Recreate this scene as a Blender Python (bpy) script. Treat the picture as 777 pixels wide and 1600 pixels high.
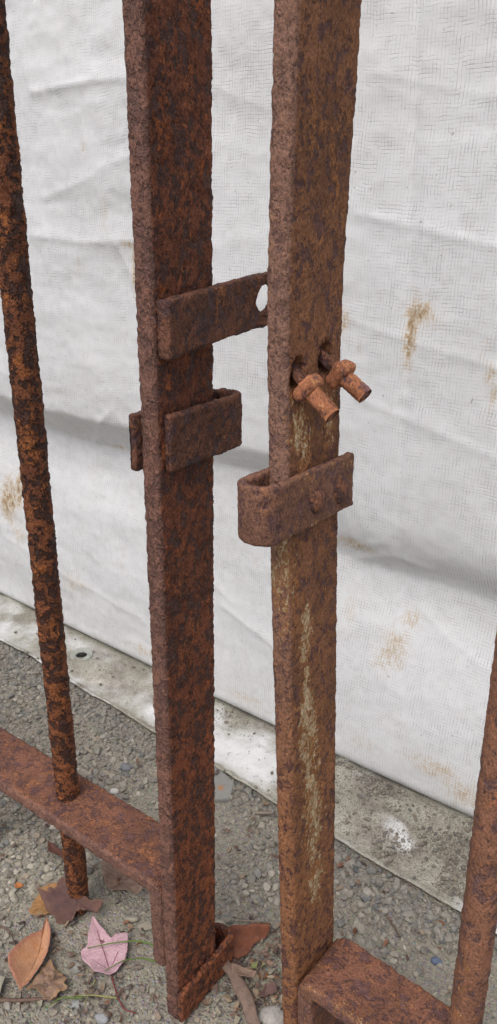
import bpy, bmesh, math, random
import numpy as np
from mathutils import Matrix, Vector

for o in list(bpy.data.objects): bpy.data.objects.remove(o)
SC = bpy.context.scene
COL = SC.collection

# ------------------------------------------------------------------ camera
cam = bpy.data.cameras.new('camera')
cam.sensor_fit = 'VERTICAL'; cam.sensor_height = 36.0; cam.lens = 27.0
cam.clip_start = 0.02; cam.clip_end = 500
cam_o = bpy.data.objects.new('camera', cam); COL.objects.link(cam_o)
r, u, f = Vector((0.776, 0.6307, -0.0073)), Vector((-0.2345, 0.2992, 0.9249)), Vector((-0.5855, 0.716, -0.3801))
M = Matrix((r, u, -f)).transposed().to_4x4(); M.translation = (0, 0, 0.8)
cam_o.matrix_world = M
SC.camera = cam_o

# ------------------------------------------------------------------ sky, sun, exposure (bright overcast)
SUN_EL, SUN_AZ = math.radians(58), math.radians(168)      # azimuth clockwise from +Y
w = bpy.data.worlds.new('World'); SC.world = w; w.use_nodes = True
wn = w.node_tree; wn.nodes.clear()
sky = wn.nodes.new('ShaderNodeTexSky'); sky.sky_type = 'NISHITA'; sky.sun_disc = False
sky.sun_elevation = SUN_EL; sky.sun_rotation = SUN_AZ; sky.air_density = 0.7; sky.dust_density = 3.6; sky.ozone_density = 0.6
bg = wn.nodes.new('ShaderNodeBackground'); bg.inputs['Strength'].default_value = 0.13
wo = wn.nodes.new('ShaderNodeOutputWorld')
wn.links.new(sky.outputs[0], bg.inputs[0]); wn.links.new(bg.outputs[0], wo.inputs[0])
sl = bpy.data.lights.new('sun', 'SUN'); sl.energy = 1.2; sl.angle = math.radians(40); sl.color = (1.0, 0.985, 0.965)
so = bpy.data.objects.new('sun', sl); COL.objects.link(so)
sd = Vector((math.sin(SUN_AZ) * math.cos(SUN_EL), math.cos(SUN_AZ) * math.cos(SUN_EL), math.sin(SUN_EL)))
so.rotation_euler = sd.to_track_quat('Z', 'Y').to_euler(); so.location = sd * 20
vs = SC.view_settings
vs.view_transform = 'Standard'; vs.look = 'None'; vs.gamma = 1; vs.use_curve_mapping = False; vs.exposure = 0.47

# ------------------------------------------------------------------ numpy noise
def vnoise(P, seed=0):
    P = np.asarray(P, float); I = np.floor(P).astype(np.int64); Fr = P - I; Fr = Fr * Fr * (3 - 2 * Fr)
    out = np.zeros(len(P))
    for dx in (0, 1):
        for dy in (0, 1):
            for dz in (0, 1):
                h = ((I[:, 0] + dx) * 374761393 + (I[:, 1] + dy) * 668265263 + (I[:, 2] + dz) * 2147483647 + seed * 1274126177) & 0xffffffff
                h = ((h ^ (h >> 13)) * 1103515245 + 12345) & 0xffffffff
                h = ((h ^ (h >> 16)) * 2654435761) & 0xffffffff
                v = (h & 0xffff) / 65535.0
                wgt = (Fr[:, 0] if dx else 1 - Fr[:, 0]) * (Fr[:, 1] if dy else 1 - Fr[:, 1]) * (Fr[:, 2] if dz else 1 - Fr[:, 2])
                out += v * wgt
    return out * 2 - 1
def fbm(P, scale, octv=3, seed=0, rough=0.5):
    P = np.asarray(P, float) * scale; a = 1.0; s = 0; t = np.zeros(len(P))
    for k in range(octv):
        t += a * vnoise(P, seed + k * 17); s += a; a *= rough; P = P * 2.03 + 5.7
    return t / s
def sstep(a, b, x):
    t = np.clip((np.asarray(x, float) - a) / (b - a), 0, 1); return t * t * (3 - 2 * t)

# ------------------------------------------------------------------ object helpers
def mesh_obj(name, V, Fc, mat, parent=None, smooth=True, attrs=None, cols=None):
    me = bpy.data.meshes.new(name)
    me.from_pydata(np.asarray(V, float).tolist() if not isinstance(V, list) else V, [], Fc)
    me.update()
    if smooth: me.polygons.foreach_set('use_smooth', [True] * len(me.polygons))
    for k, a in (attrs or {}).items():
        at = me.attributes.new(k, 'FLOAT', 'POINT'); at.data.foreach_set('value', np.asarray(a, np.float32))
    if cols is not None:
        at = me.attributes.new('col', 'FLOAT_COLOR', 'POINT'); at.data.foreach_set('color', np.asarray(cols, np.float32).ravel())
    o = bpy.data.objects.new(name, me); COL.objects.link(o)
    if mat: me.materials.append(mat)
    if parent: o.parent = parent
    return o
def tag(o, label, cat, group=None):
    o['label'] = label; o['category'] = cat
    if group: o['group'] = group
    return o
def kind(o, k): o['kind'] = k; return o

# ------------------------------------------------------------------ node helper
class NT:
    def __init__(s, name):
        s.m = bpy.data.materials.new(name); s.m.use_nodes = True; s.t = s.m.node_tree; s.t.nodes.clear()
        s.out = s.n('ShaderNodeOutputMaterial'); s.b = s.n('ShaderNodeBsdfPrincipled')
        s.t.links.new(s.b.outputs[0], s.out.inputs[0])
    def n(s, ty, **kw):
        x = s.t.nodes.new(ty)
        for k, v in kw.items(): setattr(x, k, v)
        return x
    def put(s, sock, v):
        if isinstance(v, bpy.types.NodeSocket): s.t.links.new(v, sock)
        elif isinstance(v, (tuple, list)): sock.default_value = tuple(v) + ((1,) if len(v) == 3 and sock.type == 'RGBA' else ())
        else: sock.default_value = v
    def coord(s, kind='Object'): return s.n('ShaderNodeTexCoord').outputs[kind]
    def mapv(s, vec, scale=(1, 1, 1), loc=(0, 0, 0)):
        m = s.n('ShaderNodeMapping'); s.put(m.inputs['Vector'], vec); m.inputs['Scale'].default_value = scale; m.inputs['Location'].default_value = loc
        return m.outputs[0]
    def noise(s, vec, scale, detail=4, rough=.55, dist=0.0):
        x = s.n('ShaderNodeTexNoise'); s.put(x.inputs['Vector'], vec); x.inputs['Scale'].default_value = scale
        x.inputs['Detail'].default_value = detail; x.inputs['Roughness'].default_value = rough; x.inputs['Distortion'].default_value = dist
        return x.outputs[0]
    def vor(s, vec, scale, feature='F1', out=0):
        x = s.n('ShaderNodeTexVoronoi', feature=feature); s.put(x.inputs['Vector'], vec); x.inputs['Scale'].default_value = scale
        return x.outputs[out]
    def math(s, op, a, b=0.0, c=None, clamp=False):
        x = s.n('ShaderNodeMath', operation=op, use_clamp=clamp); s.put(x.inputs[0], a); s.put(x.inputs[1], b)
        if c is not None: s.put(x.inputs[2], c)
        return x.outputs[0]
    def step(s, v, a, b, lo=0.0, hi=1.0):
        x = s.n('ShaderNodeMapRange', interpolation_type='SMOOTHSTEP'); s.put(x.inputs[0], v)
        x.inputs[1].default_value = a; x.inputs[2].default_value = b; x.inputs[3].default_value = lo; x.inputs[4].default_value = hi
        return x.outputs[0]
    def mix(s, fac, a, b, mode='MIX'):
        x = s.n('ShaderNodeMix', data_type='RGBA', blend_type=mode); s.put(x.inputs[0], fac); s.put(x.inputs[6], a); s.put(x.inputs[7], b)
        return x.outputs[2]
    def attr(s, name, out='Fac'):
        x = s.n('ShaderNodeAttribute', attribute_name=name); return x.outputs[out]
    def sep(s, v): return s.n('ShaderNodeSeparateXYZ'), v
    def xyz(s, v):
        x = s.n('ShaderNodeSeparateXYZ'); s.put(x.inputs[0], v); return x.outputs
    def comb(s, a, b, c=0.0):
        x = s.n('ShaderNodeCombineXYZ'); s.put(x.inputs[0], a); s.put(x.inputs[1], b); s.put(x.inputs[2], c); return x.outputs[0]
    def bump(s, h, strength, dist, normal=None):
        x = s.n('ShaderNodeBump'); s.put(x.inputs['Height'], h); x.inputs['Strength'].default_value = strength; x.inputs['Distance'].default_value = dist
        if normal: s.put(x.inputs['Normal'], normal)
        return x.outputs[0]
    def done(s, color, rough=.8, normal=None, spec=.3):
        s.put(s.b.inputs['Base Color'], color); s.put(s.b.inputs['Roughness'], rough)
        s.b.inputs['Specular IOR Level'].default_value = spec
        if normal: s.put(s.b.inputs['Normal'], normal)
        return s.m

def rust(name, base, orange, dark, dark_amt=.5, orange_amt=.45, seed=0.0, blotch=70, bump=1.0, dust=.35, stretch=.7, mauve=(.192, .104, .079), warm=.5):
    t = NT(name); c0 = t.coord(); c = t.mapv(c0, (1, 1, stretch), (seed, seed * .7, seed * 1.3))
    big = t.noise(c, 24, 4, .6); mid = t.noise(c, blotch, 3, .55, .5); med = t.noise(c, 230, 4, .6, .3); fine = t.noise(c, 560, 4, .65); grit = t.noise(c, 1300, 3, .6)
    def blend(a, wa, b, wb, d, wd): return t.math('ADD', t.math('ADD', t.math('MULTIPLY', a, wa), t.math('MULTIPLY', b, wb)), t.math('MULTIPLY', d, wd))
    n1 = blend(mid, .5, med, .33, fine, .17)
    o1 = t.noise(t.mapv(c, (1, 1, .8), (3.1, 1, 2)), 60, 3, .55, .5); o2 = t.noise(t.mapv(c, (1, 1, 1), (5, 2, 8)), 260, 4, .65)
    n2 = blend(o1, .45, o2, .4, fine, .15)
    col = t.mix(t.step(big, .38, .66), base, tuple(x * .70 for x in base))
    col = t.mix(t.step(n2, .60 - .17 * orange_amt, .67 - .17 * orange_amt, 0, .9), col, orange)
    td = .43 + .13 * dark_amt
    low = t.step(t.math('ADD', t.xyz(c0)[2], t.math('MULTIPLY_ADD', big, .3, -.15)), .62, .18, 0, warm)
    col = t.mix(low, col, t.mix(n2, tuple(x * 1.25 for x in orange), tuple(x * 1.3 for x in base)))
    dk = t.step(n1, td + .04, td - .035)
    col = t.mix(t.math('MULTIPLY', dk, .92), col, t.mix(t.step(med, .4, .6), dark, tuple(x * 1.9 for x in dark)))
    col = t.mix(t.math('MULTIPLY', t.attr('weather'), t.step(n1, .38, .5, .45, .8)), col, mauve)
    gr = t.math('ADD', t.math('MULTIPLY', fine, .6), t.math('MULTIPLY', grit, .4))
    col = t.mix(t.step(gr, .47, .60, .0, .55), col, t.mix(1.0, col, (1.7, 1.62, 1.55), 'MULTIPLY'))
    col = t.mix(t.step(gr, .49, .40, 0, .6), col, t.mix(1.0, col, (.45, .42, .44), 'MULTIPLY'))
    col = t.mix(t.step(grit, .59, .70, 0, dust), col, (.42, .28, .20))
    # flaking remains of old paint
    pa = t.attr('paint'); pn = blend(t.noise(t.mapv(c0, (1, 1, .45), (7, 2, 9)), 110, 3, .6, .8), .4, t.noise(t.mapv(c0, (1, 1, .7), (1, 2, 9)), 400, 4, .75, .6), .5, fine, .1)
    pv = t.math('ADD', t.math('MULTIPLY', pa, .152), pn)
    pm = t.math('MULTIPLY', t.step(pv, .615, .645), t.step(pa, .04, .2))
    pcol = t.mix(t.step(t.noise(c, 420, 4, .7), .38, .6), (.36, .22, .09), (.55, .45, .30))
    halo = t.math('MULTIPLY', t.step(pv, .55, .63, 0, .9), t.step(pa, .03, .3))
    col = t.mix(halo, col, t.mix(med, (.42, .18, .045), (.27, .105, .03)))
    col = t.mix(t.math('MULTIPLY', pm, .95), col, pcol)
    h = t.math('ADD', t.math('MULTIPLY', dk, -.55), t.math('MULTIPLY', fine, .8))
    h = t.math('ADD', h, t.math('MULTIPLY', med, 1.1)); h = t.math('ADD', h, t.math('MULTIPLY', pm, .3)); h = t.math('ADD', h, t.math('MULTIPLY', grit, .3))
    nrm = t.bump(h, .95 * bump, .0026)
    return t.done(col, t.step(dk, 0, 1, .86, .6), nrm, .3)

RUST_L = rust('rust_dark', (.195, .069, .036), (.32, .100, .032), (.060, .029, .024), .36, .42, 0.3, 95, 1.0, .4)
RUST_R = rust('rust_brown', (.215, .097, .047), (.28, .120, .044), (.078, .034, .030), .22, .34, 4.2, 110, .75, .3, .7, (.235, .140, .108), .4)
RUST_STRAP = rust('rust_strap', (.160, .070, .043), (.25, .100, .040), (.058, .031, .031), .30, .32, 8.1, 90, .9, .4, .7, warm=.1)
RUST_BAR = rust('rust_flaky', (.225, .080, .036), (.36, .125, .037), (.055, .026, .021), .34, .5, 2.4, 95, 1.6, .3, .9, warm=.35)
RUST_BAR2 = rust('rust_smooth', (.215, .101, .060), (.30, .125, .058), (.09, .05, .046), .24, .3, 6.4, 80, .6, .3, warm=.1)
RUST_RAIL = rust('rust_rail', (.190, .084, .052), (.28, .112, .044), (.085, .042, .040), .26, .36, 5.5, 85, .8, .5, warm=.0)
RUST_NUT = rust('rust_nut', (.34, .135, .065), (.42, .20, .09), (.10, .05, .05), .15, .5, 1.5, 110, .6, .3, warm=.0)

# ------------------------------------------------------------------ ground
def ground_mat():
    t = NT('sandy_soil'); c = t.coord()
    n1 = t.noise(c, 9, 5, .6); n2 = t.noise(c, 160, 6, .7); n3 = t.noise(c, 900, 3, .6)
    v = t.vor(c, 260); vc = t.vor(c, 260, out=1)
    col = t.mix(n1, (.285, .262, .208), (.22, .203, .165))
    col = t.mix(t.step(n2, .35, .7), col, (.37, .34, .275))
    col = t.mix(t.step(v, .55, .2, 0, .55), col, t.mix(.75, vc, (.25, .24, .22)))
    col = t.mix(t.step(n3, .45, .3, 0, .5), col, (.1, .093, .08))
    h = t.math('ADD', t.math('MULTIPLY', n2, .6), t.math('MULTIPLY', n3, .4)); h = t.math('ADD', h, t.step(v, .6, .1, 0, .5))
    return t.done(col, .95, t.bump(h, .9, .004), .1)
def spaced(lo, hi, step, far):
    a = np.arange(lo, hi + step / 2, step); out = []; d = step
    left, right = [], []
    x = lo
    while x > -far: d *= 1.45; x -= d; left.append(x)
    x = hi; d = step
    while x < far: d *= 1.45; x += d; right.append(x)
    return np.concatenate([np.array(left[::-1]), a, np.array(right)])
def gz(x, y):
    P = np.stack([x, y, np.zeros_like(x)], 1)
    near = sstep(3, 1.2, np.hypot(x + .5, y - .4))
    return near * (.004 * fbm(P, 9, 3, 3) + .0018 * fbm(P, 70, 3, 5)) - .0005
GX, GY = spaced(-1.35, .15, .006, 150), spaced(.1, .9, .006, 150)
XX, YY = np.meshgrid(GX, GY); gv = np.stack([XX.ravel(), YY.ravel(), gz(XX.ravel(), YY.ravel())], 1)
def grid_faces(nr, nc):
    i = np.arange(nr - 1)[:, None] * nc + np.arange(nc - 1)[None, :]; i = i.ravel()
    return np.stack([i, i + 1, i + 1 + nc, i + nc], 1).tolist()
ground = kind(mesh_obj('ground', gv, grid_faces(len(GY), len(GX)), ground_mat()), 'structure')

# ------------------------------------------------------------------ tarp
def yfold(x): return np.interp(x, [-1.35, -.89, -.61, -.49, -.28], [.797, .803, .808, .811, .820])
def yedge(x):
    x = np.asarray(x, float); P = np.stack([x, x * 0, x * 0], 1)
    return np.interp(x, [-1.3, -1.07, -.76, -.51, -.2], [.689, .690, .682, .679, .672]) + .0022 * fbm(P, 22, 2, 8)
def prof(ctrl, z):
    zs = np.array([c[0] for c in ctrl]); os_ = np.array([c[1] for c in ctrl])
    k = np.clip(np.searchsorted(zs, z) - 1, 0, len(zs) - 2); t = np.clip((z - zs[k]) / (zs[k + 1] - zs[k]), 0, 1)
    m = np.gradient(os_, zs)
    for i in range(1, len(zs) - 1):
        if (os_[i] - os_[i - 1]) * (os_[i + 1] - os_[i]) <= 0: m[i] = 0
    hgt = zs[k + 1] - zs[k]; t2, t3 = t * t, t * t * t
    return (2 * t3 - 3 * t2 + 1) * os_[k] + (t3 - 2 * t2 + t) * hgt * m[k] + (-2 * t3 + 3 * t2) * os_[k + 1] + (t3 - t2) * hgt * m[k + 1]
PR = [(0, .030), (.012, .048), (.04, .056), (.12, .050), (.22, .030), (.30, .004), (.322, .0), (.332, .003), (.37, .024), (.45, .034), (.6, .022), (.8, .010), (1.1, .0), (2.4, 0)]
PM = [(0, .030), (.012, .048), (.04, .055), (.12, .048), (.25, .030), (.34, .020), (.415, .010), (.44, .026), (.455, .038), (.462, .0415), (.468, .042), (.50, .041), (.65, .030), (.9, .010), (1.1, 0), (2.4, 0)]
PL = [(0, .030), (.012, .048), (.04, .055), (.15, .048), (.28, .028), (.385, .002), (.40, .003), (.43, .024), (.452, .043), (.461, .049), (.468, .050), (.5, .049), (.65, .032), (.9, .010), (1.1, 0), (2.4, 0)]
def seg_d(x, z, a, b):
    ax, az = a; bx, bz = b; L2 = (bx - ax) ** 2 + (bz - az) ** 2
    t = np.clip(((x - ax) * (bx - ax) + (z - az) * (bz - az)) / L2, 0, 1)
    return np.hypot(x - ax - t * (bx - ax), z - az - t * (bz - az)), t
CREASES = [  # polyline in (x, z), height, half width
    ([(-.472, 1.05), (-.455, .80), (-.437, .62), (-.428, .35), (-.432, .28), (-.462, .15), (-.49, .05)], -.0030, .007),
    ([(-.94, .48), (-1.04, .395), (-1.075, .23), (-1.09, .1)], .0045, .010),
    ([(-1.02, .41), (-.9, .40), (-.78, .36)], .0030, .008),
    ([(-1.12, .953), (-.99, .957), (-.85, .952)], .0055, .012), ([(-1.13, .742), (-1.0, .735), (-.87, .742)], .0050, .012),
    ([(-.93, .735), (-.90, .69), (-.885, .65)], .0035, .006),
    ([(-.97, .84), (-.87, .86)], .003, .010), ([(-1.10, .80), (-.98, .83)], .003, .012),
    ([(-.52, .78), (-.40, .757), (-.28, .735)], .0022, .006), ([(-.52, .655), (-.42, .635), (-.28, .61)], .0018, .006),
    ([(-.50, .56), (-.39, .535), (-.28, .51)], .0018, .007), ([(-.52, .93), (-.4, .90), (-.3, .885)], .0014, .006),
    ([(-.72, .19), (-.63, .165), (-.57, .14)], .0035, .010), ([(-.9, .30), (-.78, .24), (-.70, .20)], .0022, .008),
    ([(-.50, .325), (-.44, .35), (-.39, .345)], .004, .008), ([(-.50, .345), (-.45, .372)], .003, .006),
    ([(-.33, 1.0), (-.315, .7), (-.31, .45)], -.0012, .004), ([(-.40, .28), (-.35, .25), (-.28, .225)], .0016, .006),
    ([(-.74, .93), (-.66, .90)], .002, .012), ([(-.75, .70), (-.65, .665)], .0025, .014), ([(-1.3, .16), (-1.1, .13), (-.9, .11)], .003, .014)]
def wall_y(x, z):
    P = np.stack([x, z, 0 * x], 1)
    zw = z + .012 * fbm(np.stack([x, z * .3, 0 * x], 1), 5, 2, 40) * sstep(.05, .2, z)
    oL, oM, oR = prof(PL, zw), prof(PM, zw), prof(PR, zw)
    a = sstep(-1.0, -.75, x); b = sstep(-.62, -.50, x)
    o = oL * (1 - a) + oM * a; o = o * (1 - b) + oR * b
    amp = sstep(.0, .12, z)
    o = o + amp * (.009 * fbm(P, 4.5, 2, 21) + (.0014 + .0022 * sstep(-.72, -.9, x)) * fbm(np.stack([x * .6, z * 1.6, 0 * x], 1), 16, 3, 33) + .0009 * fbm(P, 60, 2, 35))
    for pl, hgt, wd in CREASES:
        dm = np.full(len(x), 9.); 
        for q in range(len(pl) - 1):
            dd, tt = seg_d(x, z, pl[q], pl[q + 1]); dm = np.minimum(dm, dd)
        o = o + hgt * (.75 * np.exp(-dm / (wd * .7)) + .25 * np.exp(-dm / (wd * 2)))
    return yfold(x) + .049 - o
TX = spaced(-1.42, -.14, .004, 3.2)
ZW = np.concatenate([np.linspace(2.3, 1.15, 20), np.arange(1.14, .06, -.004), np.arange(.06, -.0001, -.003)]); ZW[-1] = 0.0
NFL = 46
rows = []; srow = []
st_rows, dt_rows = [], []
STAINS = [(-.4375, .645, .009, .045, 1.0), (-.428, .672, .022, .016, .8), (-.415, .665, .028, .018, .35), (-.335, .612, .010, .018, .6), (-.328, .585, .006, .018, .65), (-.345, .64, .012, .02, .3),
          (-.41, .26, .02, .02, .5), (-.425, .215, .03, .04, .55), (-.44, .19, .02, .02, .45), (-.40, .11, .03, .03, .3), (-.34, .07, .06, .022, .5), (-.29, .05, .05, .03, .5), (-.45, .06, .05, .02, .35), (-.5, .25, .015, .05, .35),
          (-1.28, .24, .03, .05, 1.0), (-1.25, .27, .015, .05, .9), (-1.25, .18, .03, .03, .5), (-1.02, .70, .008, .02, .4), (-1.0, .87, .012, .012, .45), (-.96, .78, .010, .04, .35), (-.895, .70, .006, .04, .8), (-.905, .735, .02, .008, .6), (-.875, .955, .012, .03, .5),
          (-.91, .39, .03, .012, .5), (-.98, .40, .03, .008, .5), (-.95, .2, .02, .04, .25), (-.50, .35, .04, .014, .65), (-.53, .655, .012, .02, .6), (-.505, .62, .01, .02, .35), (-.56, .60, .01, .04, .2), (-.35, .80, .008, .02, .3), (-.33, .74, .006, .06, .3),
          (-1.08, .12, .05, .025, .4), (-.9, .045, .08, .018, .45), (-.66, .045, .06, .02, .4), (-1.0, .56, .02, .02, .3), (-.66, .28, .02, .02, .25), (-.42, 1.0, .02, .02, .2)]
for z in ZW:
    zz = np.full(len(TX), z); rows.append(np.stack([TX, wall_y(TX, zz), zz], 1))
    s = np.zeros(len(TX))
    for (sx, sz, rx, rz, k) in STAINS: s = np.maximum(s, k * np.exp(-(((TX - sx) / rx) ** 2 + ((z - sz) / rz) ** 2)))
    st_rows.append(s)
    dt_rows.append(.8 * math.exp(-z / .012) * np.ones(len(TX)) + .12 * math.exp(-z / .07))
y0 = rows[-1][:, 1]
for k in range(1, NFL + 1):
    t = k / NFL; y = y0 + (yedge(TX) - y0) * t
    P = np.stack([TX, y, 0 * y], 1)
    lump = .010 * sstep(-.1, .5, fbm(P, 13, 2, 51)) + .004 * fbm(P, 40, 2, 52) + .016 * np.exp(-(((TX + .365) / .05) ** 2 + ((y - .735) / .03) ** 2))
    z = gz(TX, y) + .0045 + np.maximum(lump, -.001) * sstep(0, .15, t) * sstep(1.02, .72, t) + .0035 * sstep(.93, .97, t) * sstep(1.05, 1., t)
    rows.append(np.stack([TX, y, z], 1)); st_rows.append(.5 * np.exp(-(((TX + .95) / .05) ** 2 + ((y - .73) / .03) ** 2)) + .35 * np.exp(-(((TX + .86) / .04) ** 2 + ((y - .76) / .03) ** 2)))
    right = sstep(-.56, -.46, TX); n = 1.5 * fbm(P, 18, 3, 61)
    d = .62 + .45 * n + (.55 + .35 * n) * right * sstep(.02, .2, t) - .42 * np.exp(-(((TX + .365) / .036) ** 2 + ((y - .737) / .018) ** 2)) - .35 * np.exp(-(((TX + .275) / .03) ** 2 + ((y - .745) / .02) ** 2))
    d += .45 * np.exp(-((t - .05) / .10) ** 2) - .35 * sstep(-.82, -.7, TX) * sstep(.25, .5, t) * (1 - right)
    d += .35 * sstep(.9, .98, t) * (n + .5)
    dt_rows.append(np.clip(d, .03, 1))
TV = np.concatenate(rows)
nr, nc = len(rows), len(TX)
tv = TV.reshape(nr, nc, 3)
sl_ = np.concatenate([np.zeros((1, nc)), np.cumsum(np.linalg.norm(np.diff(tv, axis=0), axis=2), axis=0)])
sl_ = sl_ - sl_[len(ZW) - 1][None, :]
GR = (-1.024, .754)
def tarp_mat():
    t = NT('woven_tarp'); U = t.n('ShaderNodeAttribute', attribute_name='wu').outputs['Fac']; Vv = t.attr('wv'); c = t.coord()
    wob = t.noise(c, 30, 2); wob2 = t.noise(t.mapv(c, (1, 1, 1), (3, 5, 7)), 30, 2)
    uu = t.math('ADD', U, t.math('MULTIPLY', wob, .006)); vv = t.math('ADD', Vv, t.math('MULTIPLY', wob2, .006))
    P = .0042
    cu = t.math('DIVIDE', uu, P); cv = t.math('DIVIDE', vv, P)
    iu = t.math('FLOOR', cu); iv = t.math('FLOOR', cv)
    fu = t.math('PINGPONG', cu, .5); fv = t.math('PINGPONG', cv, .5)
    def wn(a, b, k):
        x = t.n('ShaderNodeTexWhiteNoise', noise_dimensions='3D'); t.put(x.inputs['Vector'], t.comb(a, b, k)); return x.outputs[0]
    ru = t.noise(t.comb(t.math('MULTIPLY', iu, 7.31), t.math('MULTIPLY', vv, 30.)), 1.0, 3, .7); rv = t.noise(t.comb(t.math('MULTIPLY', uu, 30.), t.math('MULTIPLY', iv, 5.77), 3.0), 1.0, 3, .7)
    au = wn(iu, iv, 1.0); av = wn(iu, iv, 2.0)
    lu = t.math('MULTIPLY', t.step(fu, .15, .05), t.math('ADD', t.step(ru, .42, .70, 0, 1.2), t.step(au, .5, .95, 0, .8)))
    lv = t.math('MULTIPLY', t.step(fv, .15, .05), t.math('ADD', t.step(rv, .45, .70, 0, 1.2), t.step(av, .6, .97, 0, .75)))
    line = t.math('MAXIMUM', lu, lv)
    patch = t.step(t.noise(c, 6, 4, .65), .34, .62, .35, 1.0)
    line = t.math('MULTIPLY', line, patch, clamp=True)
    soil = t.noise(c, 7, 5, .6); soil2 = t.noise(c, 40, 5, .65); fine = t.noise(c, 500, 4, .7)
    col = t.mix(t.step(soil, .35, .7, 0, .55), (.745, .757, .745), (.655, .662, .64))
    col = t.mix(t.step(soil2, .56, .76, 0, .30), col, (.60, .585, .54))
    col = t.mix(t.math('MULTIPLY', line, .52), col, (.24, .24, .235))
    col = t.mix(t.step(t.noise(c, 220, 2, .5), .73, .77, 0, .75), col, (.26, .24, .20))
    sa = t.attr('stain'); sn = t.noise(t.mapv(c, (1, 1, .6)), 140, 7, .8, .6)
    sm = t.step(t.math('MULTIPLY', sa, t.math('MULTIPLY_ADD', t.math('ADD', t.math('MULTIPLY', line, .35), sn), 2.4, -.75)), .10, .5, 0, .95)
    col = t.mix(sm, col, t.mix(t.step(sn, .4, .65), (.60, .47, .28), t.mix(t.step(sa, .45, .85), (.50, .36, .19), (.25, .15, .065))))
    da = t.attr('dirt'); dn = t.noise(c, 55, 7, .7)
    dm = t.step(t.math('ADD', da, t.math('MULTIPLY_ADD', dn, .8, -.4)), .0, .85, 0, .96)
    dcol = t.mix(t.step(t.noise(c, 20, 4, .6), .4, .65), (.40, .39, .31), (.28, .255, .205))
    dcol = t.mix(t.step(fine, .55, .38, 0, .8), dcol, (.12, .11, .09))
    dcol = t.mix(t.step(t.noise(c, 130, 6, .75), .55, .66, 0, .75), dcol, (.10, .088, .07))
    col = t.mix(dm, col, dcol)
    h = t.math('ADD', t.math('MULTIPLY', line, -.5), t.math('MULTIPLY', fine, .35)); h = t.math('ADD', h, t.math('MULTIPLY', wn(iu, iv, 5.0), .22))
    h = t.math('ADD', h, t.math('MULTIPLY', dn, t.math('MULTIPLY', da, 1.2)))
    return t.done(col, t.step(dm, 0, 1, .55, .95), t.bump(h, .5, .0010), .35)
# a round opening under the eyelet
keep = []
ff = np.array(grid_faces(nr, nc))
cen = TV[ff].mean(1)
hole = (np.hypot(cen[:, 0] - GR[0], cen[:, 1] - GR[1]) < .0135) & (cen[:, 2] < .05) & (cen[:, 1] < yfold(cen[:, 0]) - .02)
tarp = mesh_obj('white_tarp', TV, ff[~hole].tolist(), tarp_mat(), attrs=dict(stain=np.concatenate(st_rows), dirt=np.concatenate(dt_rows), wu=np.tile(TX, nr), wv=sl_.ravel()))
tag(tarp, 'stained white woven tarp hung as a wall behind the gate, skirt on the ground', 'tarp')
md = tarp.modifiers.new('thickness', 'SOLIDIFY'); md.thickness = .0012; md.offset = 1

def plain(name, ca, cb, scale=200, rough=.8, bump=.4, dist=.0006, spec=.25):
    t = NT(name); c = t.coord(); n = t.noise(c, scale, 6, .65); n2 = t.noise(c, scale * .2, 3, .6)
    col = t.mix(t.step(n, .3, .7), ca, cb); col = t.mix(t.step(n2, .45, .65, 0, .4), col, tuple(x * .6 for x in cb))
    return t.done(col, rough, t.bump(n, bump, dist), spec)
def lathe(prof_, seg, axis_o=(0, 0, 0)):
    V, Fc = [], []
    n = len(prof_)
    for k in range(seg):
        a = 2 * math.pi * k / seg
        for (rr, zz) in prof_: V.append((axis_o[0] + rr * math.cos(a), axis_o[1] + rr * math.sin(a), axis_o[2] + zz))
    for k in range(seg):
        for j in range(n - 1):
            a, b = k * n + j, ((k + 1) % seg) * n + j; Fc.append((a, b, b + 1, a + 1))
    return V, Fc
def z_at_tarp(x, y):
    i = np.argmin(np.hypot(TV[:, 0] - x, TV[:, 1] - y) + 10 * (TV[:, 2] > .05)); return float(TV[i, 2])
gzv = z_at_tarp(GR[0] + .017, GR[1])
V, Fc = lathe([(.0105, -.0012), (.0107, .0010), (.0118, .0020), (.0135, .0022), (.0160, .0012), (.0180, .0022), (.0205, .0024), (.0215, .0004), (.0215, -.001)], 40, (GR[0], GR[1], gzv + .0008))
mesh_obj('grommet', V, Fc, plain('dull_grommet', (.40, .42, .37), (.30, .32, .27), 120, .5), tarp)
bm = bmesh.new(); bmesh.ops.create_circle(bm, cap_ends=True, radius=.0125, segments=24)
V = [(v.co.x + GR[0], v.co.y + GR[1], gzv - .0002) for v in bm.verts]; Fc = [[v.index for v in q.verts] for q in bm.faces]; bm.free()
mesh_obj('grommet_hole_shade', V, Fc, plain('hole_shade_black', (.02, .02, .018), (.012, .012, .011)), tarp)  # near-black disc, paints the shade inside the grommet hole

# ------------------------------------------------------------------ swept iron
def rrect(w_, t_, r_, step):
    pts = []
    hw, ht = w_ / 2 - r_, t_ / 2 - r_; na = max(3, int(math.ceil(r_ * math.pi / 2 / step)))
    for (sx, sy, a0) in ((1, 1, 0), (-1, 1, 90), (-1, -1, 180), (1, -1, 270)):
        for k in range(na + 1):
            a = math.radians(a0 + 90 * k / na); pts.append((sx * hw + r_ * math.cos(a), sy * ht + r_ * math.sin(a), math.cos(a), math.sin(a)))
        nx = {0: (-1, 1), 90: (-1, -1), 180: (1, -1), 270: (1, 1)}[a0]
        p0 = pts[-1]; a = math.radians(a0 + 90); q = (nx[0] * hw + r_ * math.cos(a), nx[1] * ht + r_ * math.sin(a))
        L = math.hypot(q[0] - p0[0], q[1] - p0[1]); m = int(L / step)
        for k in range(1, m):
            pts.append((p0[0] + (q[0] - p0[0]) * k / m, p0[1] + (q[1] - p0[1]) * k / m, math.cos(a), math.sin(a)))
    return np.array(pts)
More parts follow.
